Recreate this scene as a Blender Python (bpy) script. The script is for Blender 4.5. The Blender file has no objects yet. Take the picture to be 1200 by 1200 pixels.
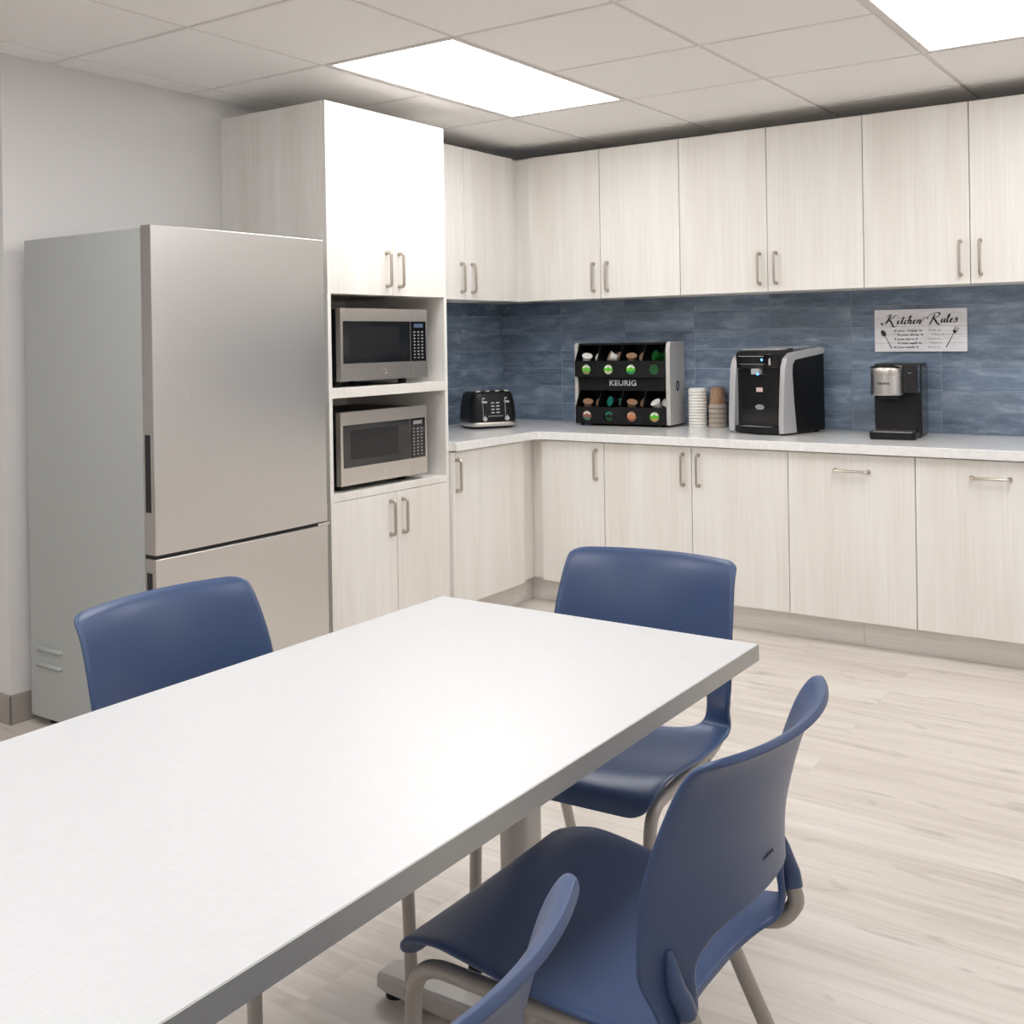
import bpy, bmesh, math, random
from mathutils import Vector, Matrix
random.seed(7)
PI = math.pi
COL = bpy.context.scene.collection
OFF = {}

# ------------------------------------------------------------------ materials
def mat(name, col, rough=.5, metal=0., spec=.5, coat=0., build=None, emit=None):
    m = bpy.data.materials.new(name); m.use_nodes = True
    nt = m.node_tree; b = nt.nodes['Principled BSDF']
    b.inputs['Base Color'].default_value = (*col, 1)
    b.inputs['Roughness'].default_value = rough
    b.inputs['Metallic'].default_value = metal
    b.inputs['Specular IOR Level'].default_value = spec
    if coat:
        b.inputs['Coat Weight'].default_value = coat; b.inputs['Coat Roughness'].default_value = .08
    if emit:
        b.inputs['Emission Color'].default_value = (*emit[0], 1); b.inputs['Emission Strength'].default_value = emit[1]
    if build: build(nt, b)
    return m

def srgb(r, g, b):
    f = lambda c: ((c/255+.055)/1.055)**2.4 if c/255 > .04045 else c/255/12.92
    return (f(r), f(g), f(b))

def N(nt, t, **kw):
    n = nt.nodes.new(t)
    for k, v in kw.items():
        if k.startswith('i_'): n.inputs[k[2:].replace('_', ' ')].default_value = v
        else: setattr(n, k, v)
    return n

def coords(nt, scale):
    tc = N(nt, 'ShaderNodeTexCoord'); mp = N(nt, 'ShaderNodeMapping')
    mp.inputs['Scale'].default_value = scale
    nt.links.new(tc.outputs['Object'], mp.inputs['Vector'])
    return mp.outputs['Vector']

def noise(nt, vec, scale=1., detail=3., rough=.5):
    n = N(nt, 'ShaderNodeTexNoise'); n.inputs['Scale'].default_value = scale
    n.inputs['Detail'].default_value = detail; n.inputs['Roughness'].default_value = rough
    nt.links.new(vec, n.inputs['Vector']); return n.outputs['Fac']

def ramp(nt, fac, stops):
    r = N(nt, 'ShaderNodeValToRGB'); e = r.color_ramp.elements
    while len(e) < len(stops): e.new(.5)
    for k, (p, c) in enumerate(stops): e[k].position = p; e[k].color = (*c, 1)
    nt.links.new(fac, r.inputs['Fac']); return r.outputs['Color']

def mix(nt, a, b, fac, mode='MIX'):
    m = N(nt, 'ShaderNodeMix', data_type='RGBA', blend_type=mode)
    for sock, v in ((m.inputs[0], fac), (m.inputs[6], a), (m.inputs[7], b)):
        if hasattr(v, 'is_output'): nt.links.new(v, sock)
        elif isinstance(v, (int, float)): sock.default_value = v
        else: sock.default_value = (*v, 1)
    return m.outputs[2]

def bump(nt, b, h, strength=.2, dist=.001):
    n = N(nt, 'ShaderNodeBump'); n.inputs['Strength'].default_value = strength; n.inputs['Distance'].default_value = dist
    nt.links.new(h, n.inputs['Height']); nt.links.new(n.outputs['Normal'], b.inputs['Normal'])

def b_lam(nt, b):
    f = noise(nt, coords(nt, (110, 110, 2.2)), 1, 4, .6)
    g = noise(nt, coords(nt, (9, 9, .8)), 1, 3, .5)
    c = ramp(nt, f, [(.3, srgb(222, 219, 213)), (.7, srgb(238, 236, 232))])
    c = mix(nt, c, ramp(nt, g, [(.35, srgb(225, 219, 211)), (.65, srgb(241, 240, 237))]), .45)
    nt.links.new(c, b.inputs['Base Color']); bump(nt, b, f, .12, .0004)
def b_kick(nt, b):
    f = noise(nt, coords(nt, (3, 3, 60)), 1, 4, .6)
    nt.links.new(ramp(nt, f, [(.3, srgb(222, 217, 211)), (.7, srgb(236, 232, 227))]), b.inputs['Base Color'])
def b_wall(nt, b):
    f = noise(nt, coords(nt, (90, 90, 90)), 1, 3); bump(nt, b, f, .12, .0006)
def b_ceil(nt, b):
    f = noise(nt, coords(nt, (260, 260, 260)), 1, 4, .7)
    nt.links.new(ramp(nt, f, [(.35, srgb(240, 238, 236)), (.6, srgb(246, 244, 242))]), b.inputs['Base Color']); bump(nt, b, f, .25, .0006)
def b_floor(nt, b):
    v = coords(nt, (1, 1, 1))
    br = N(nt, 'ShaderNodeTexBrick', offset=.37, offset_frequency=2)
    br.inputs['Scale'].default_value = 1; br.inputs['Brick Width'].default_value = 1.22; br.inputs['Row Height'].default_value = .178
    br.inputs['Mortar Size'].default_value = .0009; br.inputs['Mortar Smooth'].default_value = .3; br.inputs['Bias'].default_value = 0
    br.inputs['Color1'].default_value = (0, 0, 0, 1); br.inputs['Color2'].default_value = (1, 1, 1, 1); br.inputs['Mortar'].default_value = (.5, .5, .5, 1)
    nt.links.new(v, br.inputs['Vector'])
    # shift the grain per plank
    sep = N(nt, 'ShaderNodeVectorMath', operation='MULTIPLY'); sep.inputs[1].default_value = (7.3, 3.1, 5.7)
    nt.links.new(br.outputs['Color'], sep.inputs[0])
    add = N(nt, 'ShaderNodeVectorMath', operation='ADD'); nt.links.new(v, add.inputs[0]); nt.links.new(sep.outputs[0], add.inputs[1])
    def gr(sc, s, d, r, dist=0):
        mp = N(nt, 'ShaderNodeMapping'); mp.inputs['Scale'].default_value = sc; nt.links.new(add.outputs[0], mp.inputs['Vector'])
        n = N(nt, 'ShaderNodeTexNoise'); n.inputs['Scale'].default_value = s; n.inputs['Detail'].default_value = d
        n.inputs['Roughness'].default_value = r; n.inputs['Distortion'].default_value = dist
        nt.links.new(mp.outputs[0], n.inputs['Vector']); return n.outputs['Fac']
    g1 = gr((1.1, 14, 1), 1, 5, .62, .5); g2 = gr((3, 90, 1), 1, 4, .6); g3 = gr((5, 15, 1), 1, 2, .5, .8)
    c = ramp(nt, g1, [(.30, srgb(172, 162, 152)), (.5, srgb(210, 201, 193)), (.68, srgb(229, 222, 216))])
    c = mix(nt, c, ramp(nt, g2, [(.3, srgb(188, 179, 170)), (.7, srgb(226, 220, 214))]), .4)
    c = mix(nt, c, srgb(150, 139, 128), ramp(nt, g3, [(.62, (0, 0, 0)), (.78, (.7, .7, .7))]))
    c = mix(nt, c, mix(nt, srgb(198, 189, 180), srgb(222, 216, 209), br.outputs['Color']), .25)
    c = mix(nt, c, mix(nt, c, srgb(160, 150, 140), .35), br.outputs['Fac'])
    nt.links.new(c, b.inputs['Base Color']); bump(nt, b, g2, .06, .0006)
def b_tile(nt, b):
    geo = N(nt, 'ShaderNodeNewGeometry')
    off = N(nt, 'ShaderNodeVectorMath', operation='SCALE'); off.inputs[0].default_value = (17, 9, 23)
    nt.links.new(geo.outputs['Random Per Island'], off.inputs['Scale'])
    v = coords(nt, (1, 1, 1)); add = N(nt, 'ShaderNodeVectorMath', operation='ADD')
    nt.links.new(v, add.inputs[0]); nt.links.new(off.outputs[0], add.inputs[1])
    def ns(sc, d, r, dist=0.):
        mp = N(nt, 'ShaderNodeMapping'); mp.inputs['Scale'].default_value = sc; nt.links.new(add.outputs[0], mp.inputs['Vector'])
        n = N(nt, 'ShaderNodeTexNoise'); n.inputs['Scale'].default_value = 1; n.inputs['Detail'].default_value = d
        n.inputs['Roughness'].default_value = r; n.inputs['Distortion'].default_value = dist
        nt.links.new(mp.outputs[0], n.inputs['Vector']); return n.outputs['Fac']
    a = ns((6, 6, 22), 5, .6, .4); c2 = ns((30, 30, 45), 4, .65)
    base = ramp(nt, geo.outputs['Random Per Island'], [(0, srgb(92, 106, 126)), (.35, srgb(110, 128, 150)), (.7, srgb(128, 146, 168)), (1, srgb(114, 125, 140))])
    var = ramp(nt, a, [(.30, srgb(70, 78, 92)), (.5, srgb(114, 131, 152)), (.68, srgb(172, 186, 204))])
    c = mix(nt, base, var, .5)
    c = mix(nt, c, srgb(166, 178, 192), ramp(nt, c2, [(.55, (0, 0, 0)), (.85, (.5, .5, .5))]))
    nt.links.new(c, b.inputs['Base Color'])
    w = ns((10, 10, 34), 3, .55, 1.0); bump(nt, b, w, .8, .005)
def b_brush(vert=True):
    def f(nt, b):
        n = noise(nt, coords(nt, (500, 500, 3) if vert else (4, 4, 500)), 1, 3, .6)
        m = N(nt, 'ShaderNodeMapRange'); m.inputs['To Min'].default_value = .24; m.inputs['To Max'].default_value = .40
        nt.links.new(n, m.inputs['Value']); nt.links.new(m.outputs[0], b.inputs['Roughness'])
        bump(nt, b, n, .10, .0003)
    return f
def b_linen(nt, b):
    a = noise(nt, coords(nt, (40, 800, 1)), 1, 2, .5); c = noise(nt, coords(nt, (800, 40, 1)), 1, 2, .5)
    m = N(nt, 'ShaderNodeMath', operation='ADD'); nt.links.new(a, m.inputs[0]); nt.links.new(c, m.inputs[1])
    h = N(nt, 'ShaderNodeMath', operation='MULTIPLY'); h.inputs[1].default_value = .5; nt.links.new(m.outputs[0], h.inputs[0])
    nt.links.new(ramp(nt, h.outputs[0], [(.35, srgb(201, 203, 205)), (.62, srgb(208, 209, 211))]), b.inputs['Base Color'])
def b_plastic(nt, b):
    n = noise(nt, coords(nt, (900, 900, 900)), 1, 2); bump(nt, b, n, .18, .0003)
def b_quartz(nt, b):
    n = noise(nt, coords(nt, (40, 40, 40)), 1, 5, .7)
    nt.links.new(ramp(nt, n, [(.3, srgb(226, 226, 225)), (.65, srgb(240, 240, 239))]), b.inputs['Base Color'])
def b_sign(nt, b):
    n = noise(nt, coords(nt, (12, 1, 120)), 1, 4, .6)
    nt.links.new(ramp(nt, n, [(.3, srgb(226, 224, 228)), (.65, srgb(248, 246, 250))]), b.inputs['Base Color'])

M = dict(
 lam=mat('pale_laminate', (.8, .78, .74), .42, build=b_lam),
 core=mat('cabinet_interior', srgb(205, 198, 188), .55, build=b_lam),
 kick=mat('toe_kick_laminate', (.6, .57, .53), .5, build=b_kick),
 wall=mat('painted_wall', srgb(220, 218, 217), .6, build=b_wall),
 base=mat('rubber_baseboard', srgb(160, 152, 145), .5, build=b_wall),
 ceil=mat('ceiling_tile', srgb(225, 220, 214), .9, build=b_ceil),
 tbar=mat('ceiling_grid_paint', srgb(222, 218, 214), .6, build=b_wall),
 floor=mat('plank_floor', (.7, .66, .62), .38, build=b_floor),
 tile=mat('blue_glazed_tile', (.1, .15, .25), .16, spec=.5, build=b_tile),
 grout=mat('grout', srgb(168, 178, 190), .8, build=b_wall),
 quartz=mat('white_quartz', (.85, .85, .85), .16, build=b_quartz),
 nickel=mat('brushed_nickel', srgb(190, 182, 171), .3, 1., build=b_brush(True)),
 steel=mat('stainless_steel', srgb(214, 212, 209), .3, 1., build=b_brush(True)),
 steelh=mat('stainless_steel_wide', srgb(216, 211, 204), .3, 1., build=b_brush(False)),
 fside=mat('grey_fridge_paint', srgb(170, 174, 172), .45, build=b_plastic),
 dark=mat('dark_plastic', srgb(22, 21, 23), .5, spec=.3, build=b_plastic),
 gap=mat('dark_gasket', srgb(34, 34, 36), .7, build=b_plastic),
 black=mat('black_plastic', srgb(15, 15, 17), .42, spec=.35, build=b_plastic),
 gloss=mat('gloss_black', srgb(12, 12, 15), .06, spec=.6, build=b_plastic),
 glass=mat('black_oven_glass', srgb(20, 21, 23), .04, spec=.9, build=b_plastic),
 mesh=mat('oven_window_screen', srgb(30, 31, 33), .2, build=b_plastic),
 silver=mat('silver_plastic', srgb(190, 190, 192), .32, .25, build=b_plastic),
 pgrey=mat('warm_grey_plastic', srgb(196, 192, 188), .4, .1, build=b_plastic),
 chrome=mat('chrome', srgb(225, 225, 225), .12, 1., build=b_brush(True)),
 blue=mat('navy_polypropylene', srgb(60, 80, 118), .36, spec=.5, build=b_plastic),
 tube=mat('silver_powder_coat', srgb(172, 167, 161), .38, .35, build=b_plastic),
 linen=mat('white_linen_laminate', (.8, .8, .8), .38, build=b_linen),
 edge=mat('grey_edge_band', srgb(176, 176, 172), .45, build=b_plastic),
 tsilver=mat('silver_leg_paint', srgb(186, 183, 180), .35, .3, build=b_plastic),
 white=mat('white_plastic', srgb(236, 234, 230), .4, build=b_plastic),
 glide=mat('clear_glide', srgb(214, 216, 214), .3, build=b_plastic),
 ink=mat('charcoal_ink', srgb(52, 50, 52), .7, build=b_plastic),
 inkl=mat('faded_ink', srgb(138, 134, 136), .7, build=b_plastic),
 sign=mat('whitewashed_board', (.7, .7, .7), .6, build=b_sign),
 letter=mat('pale_lettering', srgb(214, 220, 228), .4, build=b_plastic),
 green=mat('green_foil', srgb(96, 190, 52), .35, build=b_plastic),
 dgreen=mat('dark_green_foil', srgb(22, 84, 34), .35, build=b_plastic),
 teal=mat('teal_foil', srgb(30, 122, 108), .35, build=b_plastic),
 copper=mat('copper_foil', srgb(198, 128, 88), .35, build=b_plastic),
 redfoil=mat('brown_red_foil', srgb(150, 92, 74), .35, build=b_plastic),
 cupbrown=mat('kraft_paper', srgb(158, 124, 98), .6, build=b_plastic),
 cupgrey=mat('taupe_paper', srgb(178, 166, 155), .6, build=b_plastic),
 cupink=mat('pale_print', srgb(196, 166, 142), .6, build=b_plastic),
 paper=mat('white_paper', srgb(238, 236, 230), .55, build=b_plastic),
 led=mat('blue_led', (.02, .1, .6), .3, emit=((.1, .35, 1), 3), build=b_plastic),
 ledw=mat('pale_display', (.07, .10, .17), .3, emit=((.45, .6, 1), .03), build=b_plastic),
 light=mat('light_diffuser', (.9, .9, .9), .5, emit=((1, .995, .995), 8.8), build=b_plastic),
 pink=mat('pink_label', srgb(214, 186, 184), .5, build=b_plastic),
)

# ------------------------------------------------------------------ helpers
def root_off(o):
    while o is not None and o.parent is not None: o = o.parent
    return OFF.get(o.name, Vector((0, 0, 0))) if o is not None else Vector((0, 0, 0))

def obj(name, bm, m, parent=None, bevel=0, smooth=None, label=None, segs=2):
    """one mesh object; verts are given in world (or in the thing's local) coordinates"""
    if parent is not None:
        of = root_off(parent)
        if of.length: bmesh.ops.translate(bm, verts=bm.verts, vec=-of)
    bmesh.ops.recalc_face_normals(bm, faces=bm.faces)
    me = bpy.data.meshes.new(name); bm.to_mesh(me); bm.free()
    ms = m if isinstance(m, (list, tuple)) else [m]
    for k in ms: me.materials.append(k)
    o = bpy.data.objects.new(name, me); COL.objects.link(o); o.parent = parent
    if smooth:
        me.polygons.foreach_set('use_smooth', [True]*len(me.polygons))
        if smooth is not True: me.set_sharp_from_angle(angle=smooth)
    if bevel:
        b = o.modifiers.new('b', 'BEVEL'); b.width = bevel; b.segments = segs; b.limit_method = 'ANGLE'; b.angle_limit = .6
        me.polygons.foreach_set('use_smooth', [True]*len(me.polygons))
        b.harden_normals = True
    if label: o['label'] = label
    return o

def pieces(name, bm, m, parent, **kw):
    """one object per separate piece of the mesh"""
    left = set(bm.verts); groups = []
    while left:
        st = [left.pop()]; g = set(st)
        while st:
            v = st.pop()
            for e in v.link_edges:
                w = e.other_vert(v)
                if w in left: left.remove(w); g.add(w); st.append(w)
        groups.append(g)
    groups.sort(key=lambda g: tuple(round(min(v.co[i] for v in g), 3) for i in range(3)))
    for g in groups:
        b2 = bmesh.new(); mp = {v: b2.verts.new(v.co) for v in g}
        for f in {f for v in g for f in v.link_faces}: b2.faces.new([mp[v] for v in f.verts])
        obj(name, b2, m, parent, **kw)
    bm.free()

def thing(name, label, cat, loc=(0, 0, 0), rz=0, group=None, world=True):
    o = bpy.data.objects.new(name, None); COL.objects.link(o); o.empty_display_size = .1
    o.location = loc; o.rotation_euler = (0, 0, rz)
    OFF[o.name] = Vector(loc) if world else Vector((0, 0, 0))
    o['label'] = label; o['category'] = cat
    if group: o['group'] = group
    return o

def tag(o, label, cat, group=None):
    o['label'] = label; o['category'] = cat
    if group: o['group'] = group
    return o

def struct(name, bm, m, parent=None, **kw):
    o = obj(name, bm, m, parent, **kw)
    if parent is None: o['kind'] = 'structure'
    return o

def box(x0, x1, y0, y1, z0, z1, bm=None, mi=0):
    bm = bm or bmesh.new()
    r = bmesh.ops.create_cube(bm, size=1)
    for v in r['verts']:
        v.co = Vector(((x0+x1)/2+v.co.x*(x1-x0), (y0+y1)/2+v.co.y*(y1-y0), (z0+z1)/2+v.co.z*(z1-z0)))
    if mi:
        for f in {f for v in r['verts'] for f in v.link_faces}: f.material_index = mi
    return bm

def loft(secs, bm=None, cap=True, closed=True, mi=0):
    bm = bm or bmesh.new()
    R = [[bm.verts.new(p) for p in s] for s in secs]
    n = len(R[0])
    for a, b in zip(R, R[1:]):
        for i in range(n if closed else n-1):
            f = bm.faces.new((a[i], a[(i+1) % n], b[(i+1) % n], b[i])); f.material_index = mi
    if cap:
        bm.faces.new(R[0][::-1]).material_index = mi; bm.faces.new(R[-1]).material_index = mi
    return bm

def circ(cx, cy, z, r, n=24): return [(cx+r*math.cos(2*PI*i/n), cy+r*math.sin(2*PI*i/n), z) for i in range(n)]
def lathe(prof, c=(0, 0, 0), n=28, bm=None): # prof: (r, z)
    return loft([circ(c[0], c[1], c[2]+z, max(r, 1e-4), n) for r, z in prof], bm)

def rrect(w, d, r, z, n=6, cx=0, cy=0):
    out = []
    for k, (sx, sy) in enumerate(((1, 1), (-1, 1), (-1, -1), (1, -1))):
        for i in range(n+1):
            a = k*PI/2+i/n*PI/2
            out.append((cx+sx*(w/2-r)+r*math.cos(a), cy+sy*(d/2-r)+r*math.sin(a), z))
    return out

def fillet(pts, r, n=6):
    pts = [Vector(p) for p in pts]; out = [pts[0]]
    for a, b, c in zip(pts, pts[1:], pts[2:]):
        u = (a-b); v = (c-b); d = min(r, u.length*.49, v.length*.49)
        p = b+u.normalized()*d; q = b+v.normalized()*d
        for i in range(n+1):
            t = i/n; out.append(p*(1-t)**2+b*2*t*(1-t)+q*t*t)
    out.append(pts[-1]); return out

def sweep(path, r, n=12, flat=(1, 1), up=Vector((0, 0, 1)), bm=None):
    path = [Vector(p) for p in path]; secs = []
    rr = r if isinstance(r, (list, tuple)) else [r]*len(path)
    t0 = (path[1]-path[0]).normalized()
    if abs(t0.dot(up)) > .95: up = Vector((1, 0, 0))
    x = t0.cross(up).normalized()
    for i, p in enumerate(path):
        t = (path[min(i+1, len(path)-1)]-path[max(i-1, 0)]).normalized()
        x = (x-t*x.dot(t)).normalized(); y = t.cross(x)
        secs.append([tuple(p+x*math.cos(2*PI*k/n)*rr[i]*flat[0]+y*math.sin(2*PI*k/n)*rr[i]*flat[1]) for k in range(n)])
    return loft(secs, bm)

def cyl(a, b, r, n=24, r2=None, bm=None):
    a = Vector(a); b = Vector(b)
    return sweep([a, b], [r, r if r2 is None else r2], n, bm=bm)

def prism(outline, axis, t0, t1, bm=None): # outline of 2D points; axis is the extrusion axis 0/1/2
    bm = bm or bmesh.new()
    def P(q, t):
        l = list(q); l.insert(axis, t); return tuple(l)
    return loft([[P(q, t0) for q in outline], [P(q, t1) for q in outline]], bm)

def text(name, body, width, origin, right, up, m, parent, height=None, depth=.0008, bold=False, label=None, align='CENTER', shear=0):
    cu = bpy.data.curves.new(name, 'FONT'); cu.body = body; cu.size = 1; cu.extrude = 0; cu.align_x = align; cu.align_y = 'CENTER'; cu.shear = shear
    if bold: cu.offset = .03; cu.space_character = 1.08
    t = bpy.data.objects.new('t', cu); COL.objects.link(t); bpy.context.view_layer.update()
    me = bpy.data.meshes.new_from_object(t.evaluated_get(bpy.context.evaluated_depsgraph_get()))
    bpy.data.objects.remove(t); bpy.data.curves.remove(cu)
    bm = bmesh.new(); bm.from_mesh(me); bpy.data.meshes.remove(me)
    xs = [v.co.x for v in bm.verts]; ys = [v.co.y for v in bm.verts]
    sx = width/(max(xs)-min(xs)); sy = (height/(max(ys)-min(ys))) if height else sx
    cx = (max(xs)+min(xs))/2 if align == 'CENTER' else min(xs); cy = (max(ys)+min(ys))/2
    R = Vector(right).normalized(); U = Vector(up).normalized(); Nn = R.cross(U); O = Vector(origin)
    for v in bm.verts: v.co = O+R*((v.co.x-cx)*sx)+U*((v.co.y-cy)*sy)
    g = bmesh.ops.extrude_face_region(bm, geom=bm.faces[:])
    bmesh.ops.translate(bm, verts=[v for v in g['geom'] if isinstance(v, bmesh.types.BMVert)], vec=Nn*depth)
    return obj(name, bm, m, parent, label=label)

# ------------------------------------------------------------------ the room
ZC = 2.3165; G = .6096; XL = .7406; YL = -.966
XR, YN, XW = 5.3, -7.6, -2.2     # right wall, near wall, far left wall
struct('floor', box(XW, XR, YN, .1, -.05, 0), M['floor'])
struct('wall_back', box(-.1, XR, 0, .1, 0, ZC+.1), M['wall'])
bm = box(-.12, 0, -2.99, 0, 0, ZC+.1)
struct('wall_left', bm, M['wall'])
struct('wall_left_return', box(XW, -.12, -2.99, -2.87, 0, ZC+.1), M['wall'])
struct('wall_far_left', box(XW-.1, XW, YN, -2.87, 0, ZC+.1), M['wall'])
struct('wall_right', box(XR, XR+.1, YN, .1, 0, ZC+.1), M['wall'])
struct('wall_front', box(XW-.1, XR+.1, YN-.1, YN, 0, ZC+.1), M['wall'])
def base_bm(pts):
    pass
struct('baseboard_left', box(0.0005, .008, -2.998, -.02, 0, .102), M['base'], bevel=.003)
struct('baseboard_return', box(XW, .008, -2.998, -2.9905, 0, .102), M['base'], bevel=.003)

LIGHTS = [(XL, YL-2*G), (XL+3*G, YL-2*G), (XL, YL-6*G), (XL+3*G, YL-6*G), (XL, YL-9.6*G), (XL+3*G, YL-9.6*G), (XL+6*G, YL-2*G)]  # out-of-view panels continue the pattern, added to light the room
LIGHTS = [(x, y) for x, y in LIGHTS if x+G < XR+.01]
xs = [XL+k*G for k in range(-6, 9)]; ys = [YL+k*G for k in range(-12, 3)]
xs = [max(XW, min(XR, x)) for x in xs]; ys = [max(YN, min(0, y)) for y in ys]
LIGHTS = [(x, min(ys, key=lambda v: abs(v-y))) for x, y in LIGHTS]
tiles = bmesh.new()
def lit(cx, cy): return any(lx < cx < lx+G and ly < cy < ly+2*G for lx, ly in LIGHTS)
for a, b in zip(xs, xs[1:]):
    for c, d in zip(ys, ys[1:]):
        if b-a < .02 or d-c < .02 or lit((a+b)/2, (c+d)/2): continue
        g = .0085
        box(a+g, b-g, c+g, d-g, ZC, ZC+.018, tiles)
struct('ceiling', tiles, M['ceil'], bevel=.003, segs=1)
bars = bmesh.new()
for x in sorted(set(xs)):
    box(x-.012, x+.012, YN, 0, ZC+.007, ZC+.03, bars)
for y in sorted(set(ys)):
    for a, b in zip(xs, xs[1:]):
        if b-a < .03: continue
        if any(lx-.01 < (a+b)/2 < lx+G and ly+.1 < y < ly+2*G-.1 for lx, ly in LIGHTS): continue
        box(a+.012, b-.012, y-.012, y+.012, ZC+.007, ZC+.03, bars)
struct('trim_1', bars, M['tbar'])
struct('ceiling_slab', box(XW, XR, YN, .1, ZC+.25, ZC+.3), M['wall'])
places = ['rectangular ceiling light panel above the refrigerator and tall cabinet', 'rectangular ceiling light panel cut by the upper right corner of the photo',
          'added unseen ceiling light panel over the near end of the table', 'unseen ceiling light panel above the chairs beside the table', 'added unseen ceiling light panel behind the viewer on the left',
          'added unseen ceiling light panel behind the viewer on the right', 'added unseen ceiling light panel near the far right end of the counter', 'added unseen ceiling light panel by the right wall']
for k, (x, y) in enumerate(LIGHTS):
    t = thing('ceiling_light', places[k], 'ceiling light', (x+G/2, y+G, ZC), group='recessed ceiling light panels')
    fr = bmesh.new(); f = .026; x1 = x+G; y1 = y+2*G; e = .009
    for q in ((x+e, x+f, y+e, y1-e), (x1-f, x1-e, y+e, y1-e), (x+f, x1-f, y+e, y+f), (x+f, x1-f, y1-f, y1-e)): box(*q, ZC+.001, ZC+.02, fr)
    obj('frame', fr, M['tbar'], t)
    obj('diffuser', box(x+f, x1-f, y+f, y1-f, ZC+.003, ZC+.012), M['light'], t)

# backsplash tiles
H0, DH, DW = .851, .0963, .3985
def tiles_on(axis, a0, a1, z1=1.503):
    bm = bmesh.new(); k = 0
    while a0+k*DW < a1-1e-4:
        p = a0+k*DW; q = min(p+DW, a1); z = H0; r = 0
        while z < z1-.01:
            zt = min(z+DH, z1)
            g = .0013; th = .009+random.uniform(-.0006, .0006)
            if axis == 0: box(p+g, q-g, -th, -.002, z+g, zt-g, bm)
            else: box(.002, th, -q+g, -p-g, z+g, zt-g, bm)
            z = zt; r += 1
        k += 1
    return bm
struct('wall_backsplash', tiles_on(0, .001, 4.3), M['tile'], bevel=.0012, segs=1)
struct('wall_backsplash_left', tiles_on(1, .004, 1.285), M['tile'], bevel=.0012, segs=1)
g = bmesh.new(); box(0.0005, 4.3, -.0065, -.0005, H0-.002, 1.503, g); box(.0005, .0065, -1.285, -.0066, H0-.002, 1.503, g)
struct('trim_2', g, M['grout'])

# ------------------------------------------------------------------ cabinets
def pull(parent, c, L, axis, out, m='nickel'):
    c = Vector(c); a = Vector(axis); o = Vector(out); h = L/2
    path = fillet([c-a*h, c-a*h+o*.027, c+a*h+o*.027, c+a*h], .012, 5)
    bm = sweep(path, .0064, 10, (1.15, .85), up=a.cross(o))
    for s in (-1, 1):
        q = c+a*s*h; cyl(q, q+o*.004, .009, 14, bm=bm)
        cyl(q+o*.003, q+o*.016, .0072, 12, r2=.0055, bm=bm)
    return obj('handle', bm, M[m], parent, smooth=.7, label='brushed nickel bow pull')

DT = .019; GP = .0016
def door_back(t, x0, x1, z0, z1, y, hx=None, hz=None, horiz=False, L=.137, name='door'):
    """door in a run facing -y, its front at y"""
    d = obj(name, box(x0+GP, x1-GP, y, y+DT, z0, z1), M['lam'], t, bevel=.0008, segs=1)
    if hx is not None: pull(d, (hx, y, hz), L, (1, 0, 0) if horiz else (0, 0, 1), (0, -1, 0))
    return d
def door_left(t, y0, y1, z0, z1, x, hy=None, hz=None, L=.137):
    d = obj('door', box(x-DT, x, y0+GP, y1-GP, z0, z1), M['lam'], t, bevel=.0008, segs=1)
    if hy is not None: pull(d, (x, hy, hz), L, (0, 0, 1), (1, 0, 0))
    return d
def carcass(t, x0, x1, y0, y1, z0, z1, name='carcass'):
    return obj(name, box(x0, x1, y0, y1, z0, z1), M['core'], t, bevel=.001, segs=1)

W0, W1 = 1.500, 2.247          # wall cabinets: bottom and top
YU = -.345; XU = .350
bx = [.4175, .848, 1.285, 1.722, 2.157, 2.591, 3.03, 3.466, 3.903]
wl = ['two-door wall cabinet above the coffee pod rack, next to the corner', 'two-door wall cabinet above the black and silver water dispenser',
      'two-door wall cabinet above the kitchen rules sign', 'wall cabinet beyond the right edge of the photo']
for k in range(4):
    x0, xm, x1 = bx[2*k], bx[2*k+1], bx[2*k+2]
    t = thing('wall_cabinet', 'pale laminate '+wl[k], 'cabinet', ((x0+x1)/2, -.17, W0), group='wall cabinets along the back wall')
    xc0 = x0 if k else XU+.002
    carcass(t, (xc0 if k else x0)+.0005, x1-.0005, YU+DT+.001, -.001, W0+.002, W1)
    door_back(t, x0, xm, W0, W1, YU, xm-.039, 1.607)
    door_back(t, xm, x1, W0, W1, YU, xm+.039, 1.607)
    if k == 0:
        obj('filler', box(XU-DT-.001, x0-.001, YU+DT+.0015, YU+DT+.012, W0, W1), M['lam'], t, label='narrow vertical corner strip')
t = thing('wall_cabinet', 'pale laminate two-door wall cabinet on the left wall between tall cabinet and corner', 'cabinet', (.17, -.8, W0))
carcass(t, .001, XU-DT-.001, -1.285, -.381, W0+.002, W1)
door_left(t, -1.245, -.813, W0, W1, XU, -.845, 1.607)
door_left(t, -.813, -.381, W0, W1, XU, -.757, 1.607)
obj('filler', box(XU-DT-.014, XU-DT-.001, -.379, YU+DT+.012, W0, W1), M['lam'], t, label='narrow vertical corner strip')

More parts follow.
